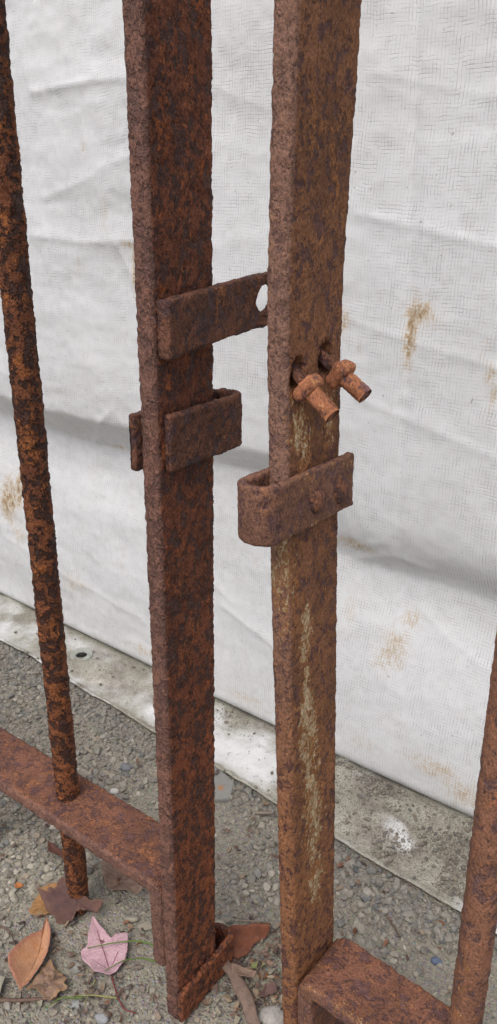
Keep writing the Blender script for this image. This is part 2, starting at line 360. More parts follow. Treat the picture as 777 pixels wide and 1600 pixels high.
def fillet(pts, rad, step):
    pts = [np.array(p, float) for p in pts]; out = [pts[0]]
    for i in range(1, len(pts) - 1):
        p, a, b = pts[i], pts[i - 1] - pts[i], pts[i + 1] - pts[i]
        a /= np.linalg.norm(a); b /= np.linalg.norm(b); half = math.acos(float(np.clip(a @ b, -1, 1))) / 2
        L = rad / math.tan(half); c = p + (a + b) / np.linalg.norm(a + b) * rad / math.sin(half)
        s0, s1 = p + a * L - c, p + b * L - c; ang = math.acos(float(np.clip(s0 @ s1 / rad ** 2, -1, 1))); n = 10
        for k in range(n + 1):
            t = k / n; out.append(c + (math.sin((1 - t) * ang) * s0 + math.sin(t * ang) * s1) / math.sin(ang))
    out.append(pts[-1]); out = np.array(out)
    d = np.concatenate([[0], np.cumsum(np.linalg.norm(np.diff(out, axis=0), axis=1))])
    n = max(2, int(d[-1] / step)); q = np.linspace(0, d[-1], n + 1)
    return np.stack([np.interp(q, d, out[:, k]) for k in range(3)], 1)
def sweep(path, Wd, w_, t_, r_, step, amp=(.0004, .0003), seed=0, sc=(190, 520), nv=1.0):
    """rounded bar of width w_ (along Wd) and thickness t_ swept along path, with a corroded surface"""
    path = np.asarray(path, float); N = len(path)
    T = np.gradient(path, axis=0); T /= np.linalg.norm(T, axis=1)[:, None]
    Wd = np.tile(np.asarray(Wd, float), (N, 1)); Tn = np.cross(T, Wd); Tn /= np.linalg.norm(Tn, axis=1)[:, None]
    S = rrect(w_, t_, r_, step); m = len(S)
    P = path[:, None] + Wd[:, None] * S[None, :, 0:1] + Tn[:, None] * S[None, :, 1:2]
    Nn = Wd[:, None] * S[None, :, 2:3] + Tn[:, None] * S[None, :, 3:4]
    q = min(r_, .003)
    def capring(i, sg, ins, ext): return (P[i] - Nn[i] * ins + sg * T[i] * ext)[None], Nn[i][None]
    a1, a2, b1, b2 = capring(0, -1, q * .3, q * .7), capring(0, -1, q, q), capring(-1, 1, q * .3, q * .7), capring(-1, 1, q, q)
    P = np.concatenate([a2[0], a1[0], P, b1[0], b2[0]]); Nn = np.concatenate([a2[1], a1[1], Nn, b1[1], b2[1]])
    V = P.reshape(-1, 3).copy(); NN = Nn.reshape(-1, 3)
    V += NN * (amp[0] * fbm(V, sc[0], 3, seed, .6) * 2 + amp[1] * fbm(V, sc[1], 2, seed + 9) * 2)[:, None]
    R_ = N + 4
    i = np.arange(R_ - 1)[:, None] * m; j = np.arange(m)[None, :]; jn = (j + 1) % m
    Fc = np.stack([i + j, i + jn, i + m + jn, i + m + j], -1).reshape(-1, 4).tolist()
    Fc.append(list(range(m))[::-1]); Fc.append(list(range((R_ - 1) * m, R_ * m)))
    if nv > 0: Fc = [q_[::-1] for q_ in Fc]
    return V, Fc, NN
A, B = .0168, .0642          # bar stock of the gates: thickness, width

class Leaf:
    def __init__(s, P, yaw, de, dn, label):
        s.e = bpy.data.objects.new('gate_leaf', None); COL.objects.link(s.e); s.e.location = P; s.e.rotation_euler = (0, 0, yaw)
        s.e.empty_display_size = .05; tag(s.e, label, 'gate', 'pair of rusty gate leaves'); s.de, s.dn = de, dn; s.bend = lambda z: (0 * z, 0 * z)
    def lean(s, V, bent=True):
        V = np.array(V, float); z = V[:, 2].copy(); bu, bv = s.bend(z) if bent else (0 * z, 0 * z); V[:, 0] += z * s.de + bu; V[:, 1] += z * s.dn + bv; return V
    def add(s, name, swp, mat, parent=None, attrs=None, label=None):
        V, Fc, NN = swp; z = np.zeros(len(V)); at = dict(weather=z, paint=z); at.update(attrs or {})
        o = mesh_obj(name, s.lean(V, name not in ('bar', 'bottom_rail', 'top_rail', 'hinge_post')), Fc, mat, parent or s.e, attrs=at)
        if label: o['label'] = label
        return o
def fix_normals(o):
    bm = bmesh.new(); bm.from_mesh(o.data); bmesh.ops.recalc_face_normals(bm, faces=bm.faces); bm.to_mesh(o.data); bm.free(); return o
HT = 1.42
def post_path(z0): return np.array([(-A / 2, B / 2, z) for z in np.concatenate([np.arange(z0, 1.03, .0022), np.arange(1.04, HT, .02)])])
def strap(path_uv, z, h, th, rad, seed, amp=(.0007, .0005)):
    pth = fillet([(p[0], p[1], z) for p in path_uv], rad, .0022)
    return sweep(pth, (0, 0, 1), h, th, min(.0022, th * .4), .0022, amp, seed)
def bar(u0, v0, z0, z1, slope=0.0, rr=.0125, step=.0022, amp=(.0009, .0006), seed=0, dense=1.0):
    zs = np.concatenate([np.arange(z0, dense, step), np.arange(max(z0, dense) + .02, z1, .03)]) if dense > z0 else np.arange(z0, z1, .03)
    return sweep(np.array([(u0 + slope * (z - .18), v0, z) for z in zs]), (0, 1, 0), rr * 2, rr * 2, rr * .999, step if dense > z0 else .006, amp, seed, (150, 420))

# ================= leaf carrying the drilled strip
LA = Leaf((-.4031, .370, 0), .0454, .0414, -.0181, 'dark rusty gate leaf whose end post carries a drilled strip above an empty strap loop')
V, Fc, NN = sweep(post_path(0.003), (0, 1, 0), B, A, .0034, .0021, (.00045, .0005), 3)
wt = sstep(.25, -.5, NN[:, 1]) ; wt = np.where(NN[:, 1] < -.3, 1.0, sstep(.004, -.002, V[:, 1]))
fix_normals(LA.add('end_post', (V, Fc, NN), RUST_L, attrs=dict(weather=wt)))
pth = fillet([(-1.04, B / 2, .1775), (-A - A / 2 - .0004, B / 2, .1775), (-A - A / 2 - .0004, B / 2, .072)], .012, .0026)
V, Fc, NN = sweep(pth, (0, 1, 0), B, A, .0042, .0026, (.0006, .0004), 12)
fix_normals(LA.add('bottom_rail', (V, Fc, NN), RUST_RAIL, attrs=dict(weather=np.where(NN[:, 1] < -.3, .8, 0.0))))
V, Fc, NN = sweep(np.array([(x, B / 2, 1.36) for x in np.arange(-1.04, -A - .003, .02)]), (0, 1, 0), B, A, .004, .006, (.0005, .0003), 14)
fix_normals(LA.add('top_rail', (V, Fc, NN), RUST_RAIL))
V, Fc, NN = sweep(np.array([(-1.05, B / 2, z) for z in np.arange(.003, HT, .02)]), (0, 1, 0), B, A, .004, .006, (.0005, .0003), 15)
fix_normals(LA.add('hinge_post', (V, Fc, NN), RUST_L))
for k, (uu, sl0) in enumerate([(-.1865, .008), (-.37, 0), (-.55, 0), (-.73, 0), (-.90, 0)]):
    fix_normals(LA.add('bar', bar(uu, .033, .004, 1.40, sl0, seed=20 + k, dense=1.0 if k == 0 else 0.0), RUST_BAR))
th = .0065
fix_normals(LA.add('strap_loop', strap([(th / 2 + .0004, .0085), (th / 2 + .0004, .097 - th / 2), (-A - th / 2 - .0004, .097 - th / 2), (-A - th / 2 - .0004, -.003)], .638, .043, th, .0085, 31), RUST_STRAP))
fix_normals(LA.add('strap_loop', strap([(th / 2 + .0004, .001), (th / 2 + .0004, .0925 - th / 2), (-A - th / 2 - .0004, .0925 - th / 2), (-A - th / 2 - .0004, .02)], .0245, .044, th, .0085, 33), RUST_L, label='lowest strap loop resting on the gravel'))
# latch strip with a round hole
def latch_strip():
    ZC, HH, v0, v1, tk = .7185, .0195, .0025, .139, .008
    hv, hz, hr = .1125, .7289, .0105
    zt = lambda v: ZC + (v - .003) * .082
    bm = bmesh.new(); cache = {}
    def vert(v, zr):
        key = (round(v, 5), round(zr, 5))
        if key not in cache: cache[key] = bm.verts.new((0, v, zr))
        return cache[key]
    xs = list(np.linspace(v0, .094, 36)); zs = list(np.linspace(-HH, HH, 17))
    for i in range(len(xs) - 1):
        for j in range(len(zs) - 1):
            bm.faces.new([vert(xs[i], zs[j]), vert(xs[i + 1], zs[j]), vert(xs[i + 1], zs[j + 1]), vert(xs[i], zs[j + 1])])
    # frame round the hole: square perimeter joined to the circle
    x0, x1 = .094, .131
    per = [(x0, z) for z in zs] + [(x, HH) for x in np.linspace(x0, x1, 17)[1:]] + [(x1, z) for z in zs[::-1][1:]] + [(x, -HH) for x in np.linspace(x1, x0, 17)[1:-1]]
    hzr = hz - zt(hv); rings = []
    for k in range(7):
        t = k / 6; ring = []
        for (px, pz) in per:
            a = math.atan2(pz - hzr, px - hv); cx, cz = hv + hr * math.cos(a), hzr + hr * math.sin(a)
            ring.append(vert(px, pz) if k == 0 else bm.verts.new((0, px + (cx - px) * t, pz + (cz - pz) * t)))
        rings.append(ring)
    n = len(per)
    for k in range(6):
        for i in range(n): bm.faces.new([rings[k][i], rings[k + 1][i], rings[k + 1][(i + 1) % n], rings[k][(i + 1) % n]])
    xe = list(np.linspace(x1, .143, 6))
    for i in range(5):
        for j in range(len(zs) - 1):
            bm.faces.new([vert(xe[i], zs[j]), vert(xe[i + 1], zs[j]), vert(xe[i + 1], zs[j + 1]), vert(xe[i], zs[j + 1])])
    bm.normal_update()
    r_ = bmesh.ops.extrude_face_region(bm, geom=list(bm.faces))
    for v in r_['geom']:
        if isinstance(v, bmesh.types.BMVert): v.co.x = tk
    bmesh.ops.recalc_face_normals(bm, faces=bm.faces)
    sharp = [e for e in bm.edges if len(e.link_faces) == 2 and e.calc_face_angle() > 1.0]
    bmesh.ops.bevel(bm, geom=sharp, offset=.0018, segments=2, profile=.5, affect='EDGES')
    bm.normal_update(); bm.verts.index_update()
    V = np.array([v.co[:] for v in bm.verts]); NN = np.array([v.normal[:] for v in bm.verts]); Fc = [[v.index for v in q.verts] for q in bm.faces]; bm.free()
    V[:, 2] += zt(V[:, 1])
    V[:, 0] += .0015 + .0045 * sstep(.02, .0, V[:, 1]) * (V[:, 0] > .004) - .0012 + .006 * sstep(.07, .14, V[:, 1])
    V += NN * (.0012 * fbm(V, 110, 3, 41) + .0006 * fbm(V, 420, 2, 42))[:, None]
    return V, Fc, NN
fix_normals(LA.add('latch_strip', latch_strip(), RUST_STRAP))

# ================= leaf carrying the bolts
LB = Leaf((-.2691, .396, 0), -.016, -.0195, -.0213, 'brown rusty gate leaf with two bolts and flaking cream paint on its end post')
def bendB(z):
    z = np.asarray(z, float)
    return np.interp(z, [0, .55, .64, .70, .75, .80, .85, .90, 1.0, 1.15, 1.30, 1.42], [0, 0, -.0008, -.0026, -.0005, .0035, .0085, .0135, .025, .030, .018, .004]), np.interp(z, [0, .6, .7, .8, .9, 1.42], [0, .0005, .006, .0045, .0, -.01])
LB.bend = bendB
V, Fc, NN = sweep(post_path(0.002), (0, 1, 0), B, A, .0042, .0018, (.0004, .0003), 53)
wt = np.where(NN[:, 1] < -.3, .8, .8 * sstep(.006, -.001, V[:, 1])) * sstep(.30, .62, V[:, 2])
face = (NN[:, 0] > .7)
for (hv, hz, tilt) in ((.0125, .694, .25), (.0430, .7000, .25)):
    dv, dz = V[:, 1] - hv, V[:, 2] - hz; a_ = dv * math.cos(tilt) - dz * math.sin(tilt); b_ = dv * math.sin(tilt) + dz * math.cos(tilt)
    rr = np.hypot(a_ / .0062, b_ / .0105); V[:, 0] -= face * .0125 * sstep(1.12, .86, rr)
zz, vv = V[:, 2], V[:, 1]
n_ = fbm(V, 45, 3, 77)
pt = 1.15 * np.exp(-((vv - .016) / .011) ** 2 - ((zz - .657) / .026) ** 2) + .95 * np.exp(-((vv - .048) / .007) ** 2 - ((zz - .66) / .022) ** 2)
pt += .85 * np.exp(-((vv - .021) / .0075) ** 2) * sstep(.56, .50, zz) * sstep(.40, .44, zz) + .95 * np.exp(-((vv - .025 - .05 * (.4 - zz)) / .015) ** 2) * sstep(.46, .42, zz) * sstep(.17, .24, zz)
pt += .5 * np.exp(-((vv - .005) / .006) ** 2) * sstep(.60, .57, zz) * sstep(.5, .54, zz) + .25 * np.exp(-((vv - .012) / .01) ** 2) * sstep(.3, .2, zz)
pt = np.clip(pt + .2 * n_ * (pt > .1), 0, 1) * (NN[:, 0] > .2) + .7 * (NN[:, 1] < -.4) * sstep(.60, .585, zz) * sstep(.48, .56, zz)
fix_normals(LB.add('end_post', (V, Fc, NN), RUST_R, attrs=dict(weather=wt, paint=pt)))
pth = fillet([(A / 2 + .0008, B / 2, .045), (A / 2 + .0008, B / 2, .148), (.93, B / 2, .148)], .012, .0026)
V, Fc, NN = sweep(pth, (0, 1, 0), B, A, .0042, .0026, (.0006, .0004), 62)
pt = .38 * (NN[:, 2] > .4) * sstep(-.2, .6, fbm(V, 30, 2, 64)) + .25 * (NN[:, 1] < -.4)
fix_normals(LB.add('bottom_rail', (V, Fc, NN), RUST_RAIL, attrs=dict(paint=pt, weather=.6 * (NN[:, 1] < -.3))))
V, Fc, NN = sweep(np.array([(x, B / 2, 1.36) for x in np.arange(.003, .92, .02)]), (0, 1, 0), B, A, .004, .006, (.0005, .0003), 64)
fix_normals(LB.add('top_rail', (V, Fc, NN), RUST_RAIL))
V, Fc, NN = sweep(np.array([(.94, B / 2, z) for z in np.arange(.003, HT, .02)]), (0, 1, 0), B, A, .004, .006, (.0005, .0003), 65)
fix_normals(LB.add('hinge_post', (V, Fc, NN), RUST_R))
for k, (uu, sl0) in enumerate([(.1445, .018), (.33, 0), (.51, 0), (.69, 0), (.84, 0)]):
    V, Fc, NN = bar(uu, .032, .004, 1.40, sl0, seed=70 + k, amp=(.0005, .0003), dense=.6 if k == 0 else 0.0)
    pt = .30 * sstep(.1, .6, fbm(V, 35, 2, 66)) * (V[:, 2] < .33)
    fix_normals(LB.add('bar', (V, Fc, NN), RUST_BAR2, attrs=dict(paint=pt)))
th = .0062
V, Fc, NN = strap([(th / 2 + .0004, .0713), (th / 2 + .0004, -.030 + th / 2), (-A - th / 2 - .0004, -.030 + th / 2), (-A - th / 2 - .0004, .06)], .6085, .0405, th, .0085, 81, (.0005, .0003))
pt = .55 * sstep(.594, .589, V[:, 2]) * (NN[:, 0] > -.2) * sstep(-.02, .01, V[:, 1]) + .28 * (NN[:, 0] > .5) * sstep(0, .5, fbm(V, 50, 2, 88))
slb = fix_normals(LB.add('strap_loop', (V, Fc, NN), rust('rust_clasp', (.190, .094, .060), (.25, .115, .05), (.085, .042, .04), .22, .3, 9.3, 90, .6, .35, warm=.0), attrs=dict(paint=pt), label='riveted strap loop open toward the front of the post'))
for (rv, rz) in ((.027, .6058), (.0565, .6041)):
    pr = [(.0, .0042), (.003, .0041), (.0055, .0034), (.0078, .0022), (.0092, .0008), (.0100, -.002)]
    V, Fc = lathe(pr, 28); V = np.array(V); P = V.copy(); V = np.stack([P[:, 2] + th + .0003, P[:, 0] + rv, P[:, 1] + rz], 1)
    V += .0004 * np.stack([fbm(V, 220, 2, 5), fbm(V, 220, 2, 6), fbm(V, 220, 2, 7)], 1)
    fix_normals(LB.add('rivet', (V, Fc, V), RUST_STRAP, slb))
# bolts: bent shank out of the slot, square nut, thick threaded end
def tube(path, rads, seg=20, seed=0, amp=.0003, square=0.0):
    path = np.array(path, float); T = np.gradient(path, axis=0); T /= np.linalg.norm(T, axis=1)[:, None]
    up = np.array([0, 1., 0]); X = np.cross(T, up); X /= np.linalg.norm(X, axis=1)[:, None]; Y = np.cross(T, X)
    V, Fc = [], []
    for i, p in enumerate(path):
        for k in range(seg):
            a = 2 * math.pi * k / seg + .5; c, s_ = math.cos(a), math.sin(a); q = 1.0
            if square: q = (1 - square) + square / max(abs(c), abs(s_))
            V.append(p + (X[i] * c + Y[i] * s_) * rads[i] * q)
    V = np.array(V); n = len(path)
    V += amp * np.stack([fbm(V, 260, 2, seed), fbm(V, 260, 2, seed + 1), fbm(V, 260, 2, seed + 2)], 1) * 2
    for i in range(n - 1):
        for k in range(seg): Fc.append((i * seg + k, i * seg + (k + 1) % seg, (i + 1) * seg + (k + 1) % seg, (i + 1) * seg + k))
    Fc.append(list(range(seg))); Fc.append(list(range((n - 1) * seg, n * seg)))
    return V, Fc, V
def sub(p, q, ts): p, q = np.array(p), np.array(q); return [p + (q - p) * t for t in ts]
for (p0, p1, tn, rot) in (((-.0075, .0135, .6975), (.0255, .0150, .6705), .43, 0), ((-.0075, .0435, .7030), (.0305, .0455, .6780), .50, 1)):
    ts = np.linspace(0, tn, 12); sh = tube(sub(p0, p1, ts), [.0041] * 12, 20, 5)
    b_ = fix_normals(LB.add('bolt', sh, RUST_STRAP))
    nt = tube(sub(p0, p1, [tn - .10, tn - .09, tn - .03, tn + .06, tn + .10, tn + .12]), [.0064, .0082, .0092, .0090, .0078, .006], 32, 15 + rot, .0006, .75)
    fix_normals(LB.add('nut', nt, RUST_NUT, b_))
    ts = list(np.linspace(tn, 1.0, 14)); en = tube(sub(p0, p1, ts + [1.006, 1.0, .985]), [.0058 + .0003 * (i % 2) for i in range(13)] + [.0057, .0050, .0040, .0036], 24, 25 + rot, .0003)
    fix_normals(LB.add('threaded_end', en, RUST_NUT, b_))

# ------------------------------------------------------------------ gravel
rng = np.random.default_rng(7)
def ico(sub_):
    bm = bmesh.new(); bmesh.ops.create_icosphere(bm, subdivisions=sub_, radius=1); bm.verts.index_update()
    V = np.array([v.co[:] for v in bm.verts]); Fc = np.array([[v.index for v in q.verts] for q in bm.faces]); bm.free(); return V, Fc
def stone_templates(sub_, n, seed):
    V, Fc = ico(sub_); out = []
    for k in range(n):
        W = V * (1 + .38 * fbm(V + k * 7.3, 1.1, 2, seed + k))[:, None]
        for q in range(11):      # chop flat facets
            nrm = rng.normal(size=3); nrm /= np.linalg.norm(nrm); dd = rng.uniform(.5, .85); ex = W @ nrm - dd
            W = W - np.where(ex > 0, ex, 0)[:, None] * nrm[None] * .85
        out.append(W)
    return out, Fc
TS1, F1 = stone_templates(1, 14, 3); TS2, F2 = stone_templates(2, 18, 40)
PAL = np.array([1.10, 1.075, .97]) * np.array([(.30, .285, .25), (.36, .34, .30), (.22, .215, .20), (.17, .175, .18), (.26, .24, .20), (.13, .14, .155), (.42, .40, .36), (.30, .25, .20), (.24, .235, .22), (.55, .53, .49)])
PW = np.array([.2, .16, .14, .11, .13, .06, .07, .07, .05, .01]); PW = PW / PW.sum()
def rotm(n):
    q = rng.normal(size=(n, 4)); q /= np.linalg.norm(q, axis=1)[:, None]; a, b, c, d = q.T
    return np.stack([np.stack([1 - 2 * (c * c + d * d), 2 * (b * c - a * d), 2 * (b * d + a * c)], -1), np.stack([2 * (b * c + a * d), 1 - 2 * (b * b + d * d), 2 * (c * d - a * b)], -1), np.stack([2 * (b * d - a * c), 2 * (c * d + a * b), 1 - 2 * (b * b + c * c)], -1)], 1)
def pebbles(pos, size, big, cols, flat=.7):
    Vs, Fs, Cs, off = [], [], [], 0
    for isbig, (TS, F0) in ((True, (TS2, F2)), (False, (TS1, F1))):
        idx = np.where(big == isbig)[0]
        if not len(idx): continue
        T0 = np.array(TS)[rng.integers(0, len(TS), len(idx))]
        sc = np.stack([rng.uniform(.75, 1.25, len(idx)), rng.uniform(.65, 1.0, len(idx)), rng.uniform(.5, .85, len(idx))], 1)
        V = np.einsum('nij,nkj->nki', rotm(len(idx)), T0 * sc[:, None]); V[:, :, 2] *= flat
        V = V * size[idx][:, None, None] + pos[idx][:, None]
        nv = V.shape[1]; Vs.append(V.reshape(-1, 3)); Cs.append(np.repeat(cols[idx], nv, axis=0))
        Fs.append((F0[None] + (np.arange(len(idx)) * nv)[:, None, None] + off).reshape(-1, 3)); off += len(idx) * nv
    return np.concatenate(Vs), np.concatenate(Fs), np.concatenate(Cs)
def pcols(n, pal=PAL, pw=PW):
    c = pal[rng.choice(len(pal), n, p=pw)] * rng.uniform(.6, 1.3, (n, 1)); return np.concatenate([c, np.ones((n, 1))], 1)
def peb_mat():
    t = NT('gravel_stone'); c = t.coord(); n = t.noise(c, 600, 4, .6); n2 = t.noise(c, 130, 3, .6)
    col = t.attr('col', 'Color'); col = t.mix(t.step(n, .35, .7, 0, .5), col, t.mix(1.0, col, (.62, .6, .58), 'MULTIPLY'))
    col = t.mix(t.step(n2, .4, .62, 0, .45), col, (.31, .285, .24))
    return t.done(col, .9, t.bump(n, .5, .0006), .2)
PEB = peb_mat()
N0 = 85000
px = rng.uniform(-1.32, .02, N0); py = rng.uniform(.17, .70, N0)
P3 = np.stack([px, py, 0 * px], 1)
coarse = sstep(-.05, .35, fbm(P3, 7, 2, 90)) * .6 + sstep(.075, .02, yedge(px) - py) * .55 + sstep(-.62, -.75, px) * sstep(.50, .56, py) * .6 + sstep(.40, .30, py) * .25
coarse = np.clip(coarse, 0, 1)
keepm = (py < yedge(px) - .001) & ((px * .63 - py * .776) > -.0) | (py < yedge(px) - .001)
keepm &= rng.uniform(0, 1, N0) < (.42 + .58 * coarse)
px, py, coarse = px[keepm], py[keepm], coarse[keepm]; n = len(px)
size = np.where(rng.uniform(0, 1, n) < .05 + .36 * coarse, rng.gamma(3.2, .00085, n) + .0015, rng.uniform(.0009, .0022, n))
size = np.clip(size, .0008, .0085)
for (lx, ly, lr) in ((-.525, .375, .045), (-.578, .32, .05), (-.54, .31, .03), (-.605, .385, .05), (-.58, .45, .045), (-.405, .485, .03), (-.385, .44, .03), (-.35, .42, .03)):
    size = np.where(np.hypot(px - lx, py - ly) < lr, np.minimum(size, .0022), size)
cols = pcols(n)
cols[:, :3] *= (1 - .18 * coarse)[:, None]; bl_ = (.42 * coarse * sstep(.46, .54, py))[:, None]; cols[:, :3] = cols[:, :3] * (1 - bl_) + np.array([.155, .16, .16]) * rng.uniform(.7, 1.4, (n, 1)) * bl_
cols[:, :3] = cols[:, :3] * (.7 + .3 * coarse)[:, None] + np.array([.36, .335, .275])[None] * (.3 - .3 * coarse)[:, None]
pos = np.stack([px, py, gz(px, py) + size * rng.uniform(.0, .42, n)], 1)
V, Fc, C = pebbles(pos, size, size > .0022, cols)
kind(tag(mesh_obj('gravel', V, Fc.tolist(), PEB, smooth=False, cols=C), 'loose grey gravel and grit spread over the sandy ground', 'gravel'), 'stuff')
# soil and grit lying on the skirt of the tarp
N0 = 42000
px = rng.uniform(-1.2, -.12, N0); py = yedge(px) + rng.uniform(0.0, 1, N0) * (yfold(px) - yedge(px) - .004)
P3 = np.stack([px, py, 0 * px], 1); tt = (yfold(px) - py) / (yfold(px) - yedge(px))
dens = sstep(-.53, -.42, px) * (.25 + .9 * sstep(.08, .25, fbm(P3, 20, 3, 101)) * 1.6) * sstep(1.0, .8, tt) * (1 - .8 * np.exp(-(((px + .365) / .04) ** 2 + ((py - .737) / .022) ** 2)))
dens += .35 * sstep(.2, .45, fbm(P3, 30, 2, 103)) * sstep(.45, .1, tt) * sstep(-.8, -.7, px) + .03
kp = rng.uniform(0, 1, N0) < dens * .62; px, py = px[kp], py[kp]; n = len(px)
size = np.where(rng.uniform(0, 1, n) < .11, rng.uniform(.0015, .0046, n) , rng.uniform(.0005, .0014, n))
fl = TV[len(ZW) * nc:]; dx = TX
def zt_many(x, y):
    yy = fl.reshape(NFL, nc, 3); out = np.zeros(len(x)); ci = np.clip(np.searchsorted(TX, x), 0, nc - 1)
    for i in range(len(x)):
        col_ = yy[:, ci[i]]; out[i] = np.interp(-y[i], -col_[:, 1], col_[:, 2])
    return out
pos = np.stack([px, py, zt_many(px, py) + .0012 + size * .25], 1)
cols = pcols(n); cols[:, :3] = cols[:, :3] * .5 + np.array([.16, .14, .115]) * .3
V, Fc, C = pebbles(pos, size, size > .0025, cols)
kind(tag(mesh_obj('grit', V, Fc.tolist(), PEB, smooth=False, cols=C), 'dark grit and soil crumbs scattered on the tarp skirt', 'grit'), 'stuff')

# leaf crumbs, bark bits and stalk pieces around the post feet: too many and too small to count
def litter():
    Vs, Fs, Cs = [], [], []; k0 = 0; cc = np.array([(.16, .10, .075), (.11, .07, .055), (.22, .15, .10), (.28, .21, .14), (.07, .05, .045), (.20, .09, .05), (.24, .22, .16)])
    for (cx, cy, sx, sy, num) in ((-.385, .46, .035, .03, 170), (-.345, .45, .02, .03, 80), (-.52, .31, .06, .03, 70), (-.48, .36, .04, .04, 60), (-.60, .36, .07, .05, 60), (-.30, .56, .12, .07, 70), (-.55, .55, .15, .08, 60), (-.45, .62, .1, .04, 40)):
        for q in range(num):
            x, y = rng.normal(cx, sx), rng.normal(cy, sy); L = rng.uniform(.002, .007); W_ = L * rng.uniform(.18, .6); a = rng.uniform(0, 6.28); n = 7
            if y > yedge(np.array([x]))[0]: continue
            z0 = .004 + rng.uniform(0, .003); ring = []
            for i in range(n):
                b = 2 * math.pi * i / n; rr = rng.uniform(.7, 1.15); lx, ly = L * rr * math.cos(b), W_ * rr * math.sin(b)
                ring.append((x + lx * math.cos(a) - ly * math.sin(a), y + lx * math.sin(a) + ly * math.cos(a), z0 + .0012 * rng.normal()))
            low = [(p[0], p[1], p[2] - .0008) for p in ring]
            Vs += ring + low; Fs.append(list(range(k0, k0 + n))); Fs.append(list(range(k0 + 2 * n - 1, k0 + n - 1, -1)))
            Fs += [(k0 + i, k0 + n + i, k0 + n + (i + 1) % n, k0 + (i + 1) % n) for i in range(n)]
            c = cc[rng.integers(0, len(cc))] * rng.uniform(.7, 1.2); Cs += [(c[0], c[1], c[2], 1)] * (2 * n); k0 += 2 * n
    o = mesh_obj('leaf_litter', np.array(Vs), Fs, PEB, smooth=False, cols=np.array(Cs)); return kind(tag(o, 'brown leaf crumbs and bark bits strewn among the gravel', 'litter'), 'stuff')
litter()

# single stones one can point at
def stone(x, y, s, col, label, name='stone', flat=.7, sub_=3, asp=(1.15, .9, .8), seed=1, rot=0.3, sink=.3):
    V, Fc = ico(sub_); V = V * (1 + .22 * fbm(V + seed * 3.1, 1.2, 3, seed))[:, None]
    rg = np.random.default_rng(seed)
    for q in range(6):
        nrm = rg.normal(size=3); nrm /= np.linalg.norm(nrm); ex = V @ nrm - rg.uniform(.7, .92); V = V - np.where(ex > 0, ex, 0)[:, None] * nrm * .8
    V = V * np.array(asp) * np.array([1, 1, flat]); c, s_ = math.cos(rot), math.sin(rot); V = V @ np.array([[c, s_, 0], [-s_, c, 0], [0, 0, 1]])
    V = V * s; V[:, 2] += -V[:, 2].min() - sink * s
    o = mesh_obj(name, V, Fc.tolist(), plain('stone_' + str(seed), col, tuple(k * .7 for k in col), 300, .85, .6)); o.location = (x, y, float(gz(np.array([x]), np.array([y]))[0]))
    return tag(o, label, 'stone')
stone(-.328, .432, .0135, (.42, .40, .37), 'pale grey smooth stone beside the long rolled brown leaf', seed=11, asp=(1.0, 1.35, .9), rot=-.6)
stone(-.366, .467, .0058, (.34, .16, .05), 'small orange-brown pebble between the rolled leaf and the bolted post', seed=12)
stone(-.224, .602, .0060, (.13, .16, .23), 'dark blue-grey pebble between bolted post and its nearest bar', seed=13)
stone(-.358, .617, .0085, (.33, .30, .26), 'flat tan-grey stone at the foot of the tarp hem behind the bolted post', seed=14, flat=.5)
stone(-.735, .600, .0085, (.20, .205, .215), 'dark slate-grey pebble in the coarse gravel behind the flaky bar', seed=15)
stone(-.71, .555, .0065, (.55, .53, .49), 'whitish pebble beside the dark rail, behind the flaky bar', seed=16)
stone(-.50, .315, .0075, (.30, .31, .29), 'rounded grey-green pebble below the pink maple leaf', seed=17)
stone(-.535, .342, .0085, (.29, .285, .25), 'rounded grey pebble between pink leaf and orange oval leaf', seed=18)
stone(-.468, .322, .0075, (.33, .34, .34), 'light blue-grey pebble beside the red stalk of the pink leaf', seed=19)
# slate chip half under the hem
bm = bmesh.new(); pts = [(-.632, .690), (-.583, .675), (-.567, .646), (-.584, .631), (-.625, .652)]
vv_ = [bm.verts.new((x, y, .004)) for x, y in pts]; fc = bm.faces.new(vv_); bm.normal_update()
g_ = bmesh.ops.extrude_face_region(bm, geom=[fc])
for v in g_['geom']:
    if isinstance(v, bmesh.types.BMVert): v.co.z = -.002
bmesh.ops.recalc_face_normals(bm, faces=bm.faces); bmesh.ops.bevel(bm, geom=list(bm.edges), offset=.001, segments=2, affect='EDGES')
me = bpy.data.meshes.new('slate_chip'); bm.to_mesh(me); bm.free(); slate = bpy.data.objects.new('slate_chip', me); COL.objects.link(slate)
t = NT('slate'); c = t.coord(); spot = t.n('ShaderNodeVectorMath', operation='DISTANCE'); t.put(spot.inputs[0], c); spot.inputs[1].default_value = (-.592, .655, .004)
col = t.mix(t.noise(c, 150, 5), (.20, .20, .19), (.27, .265, .24))
col = t.mix(t.step(t.math('ADD', spot.outputs['Value'], t.math('MULTIPLY', t.noise(c, 300, 3), .008)), .012, .006, 0, .8), col, (.36, .17, .06))
me.materials.append(t.done(col, .85, t.bump(t.noise(c, 400, 4), .4, .0006)))
tag(slate, 'flat grey slate chip with a rust spot half under the tarp hem', 'stone')

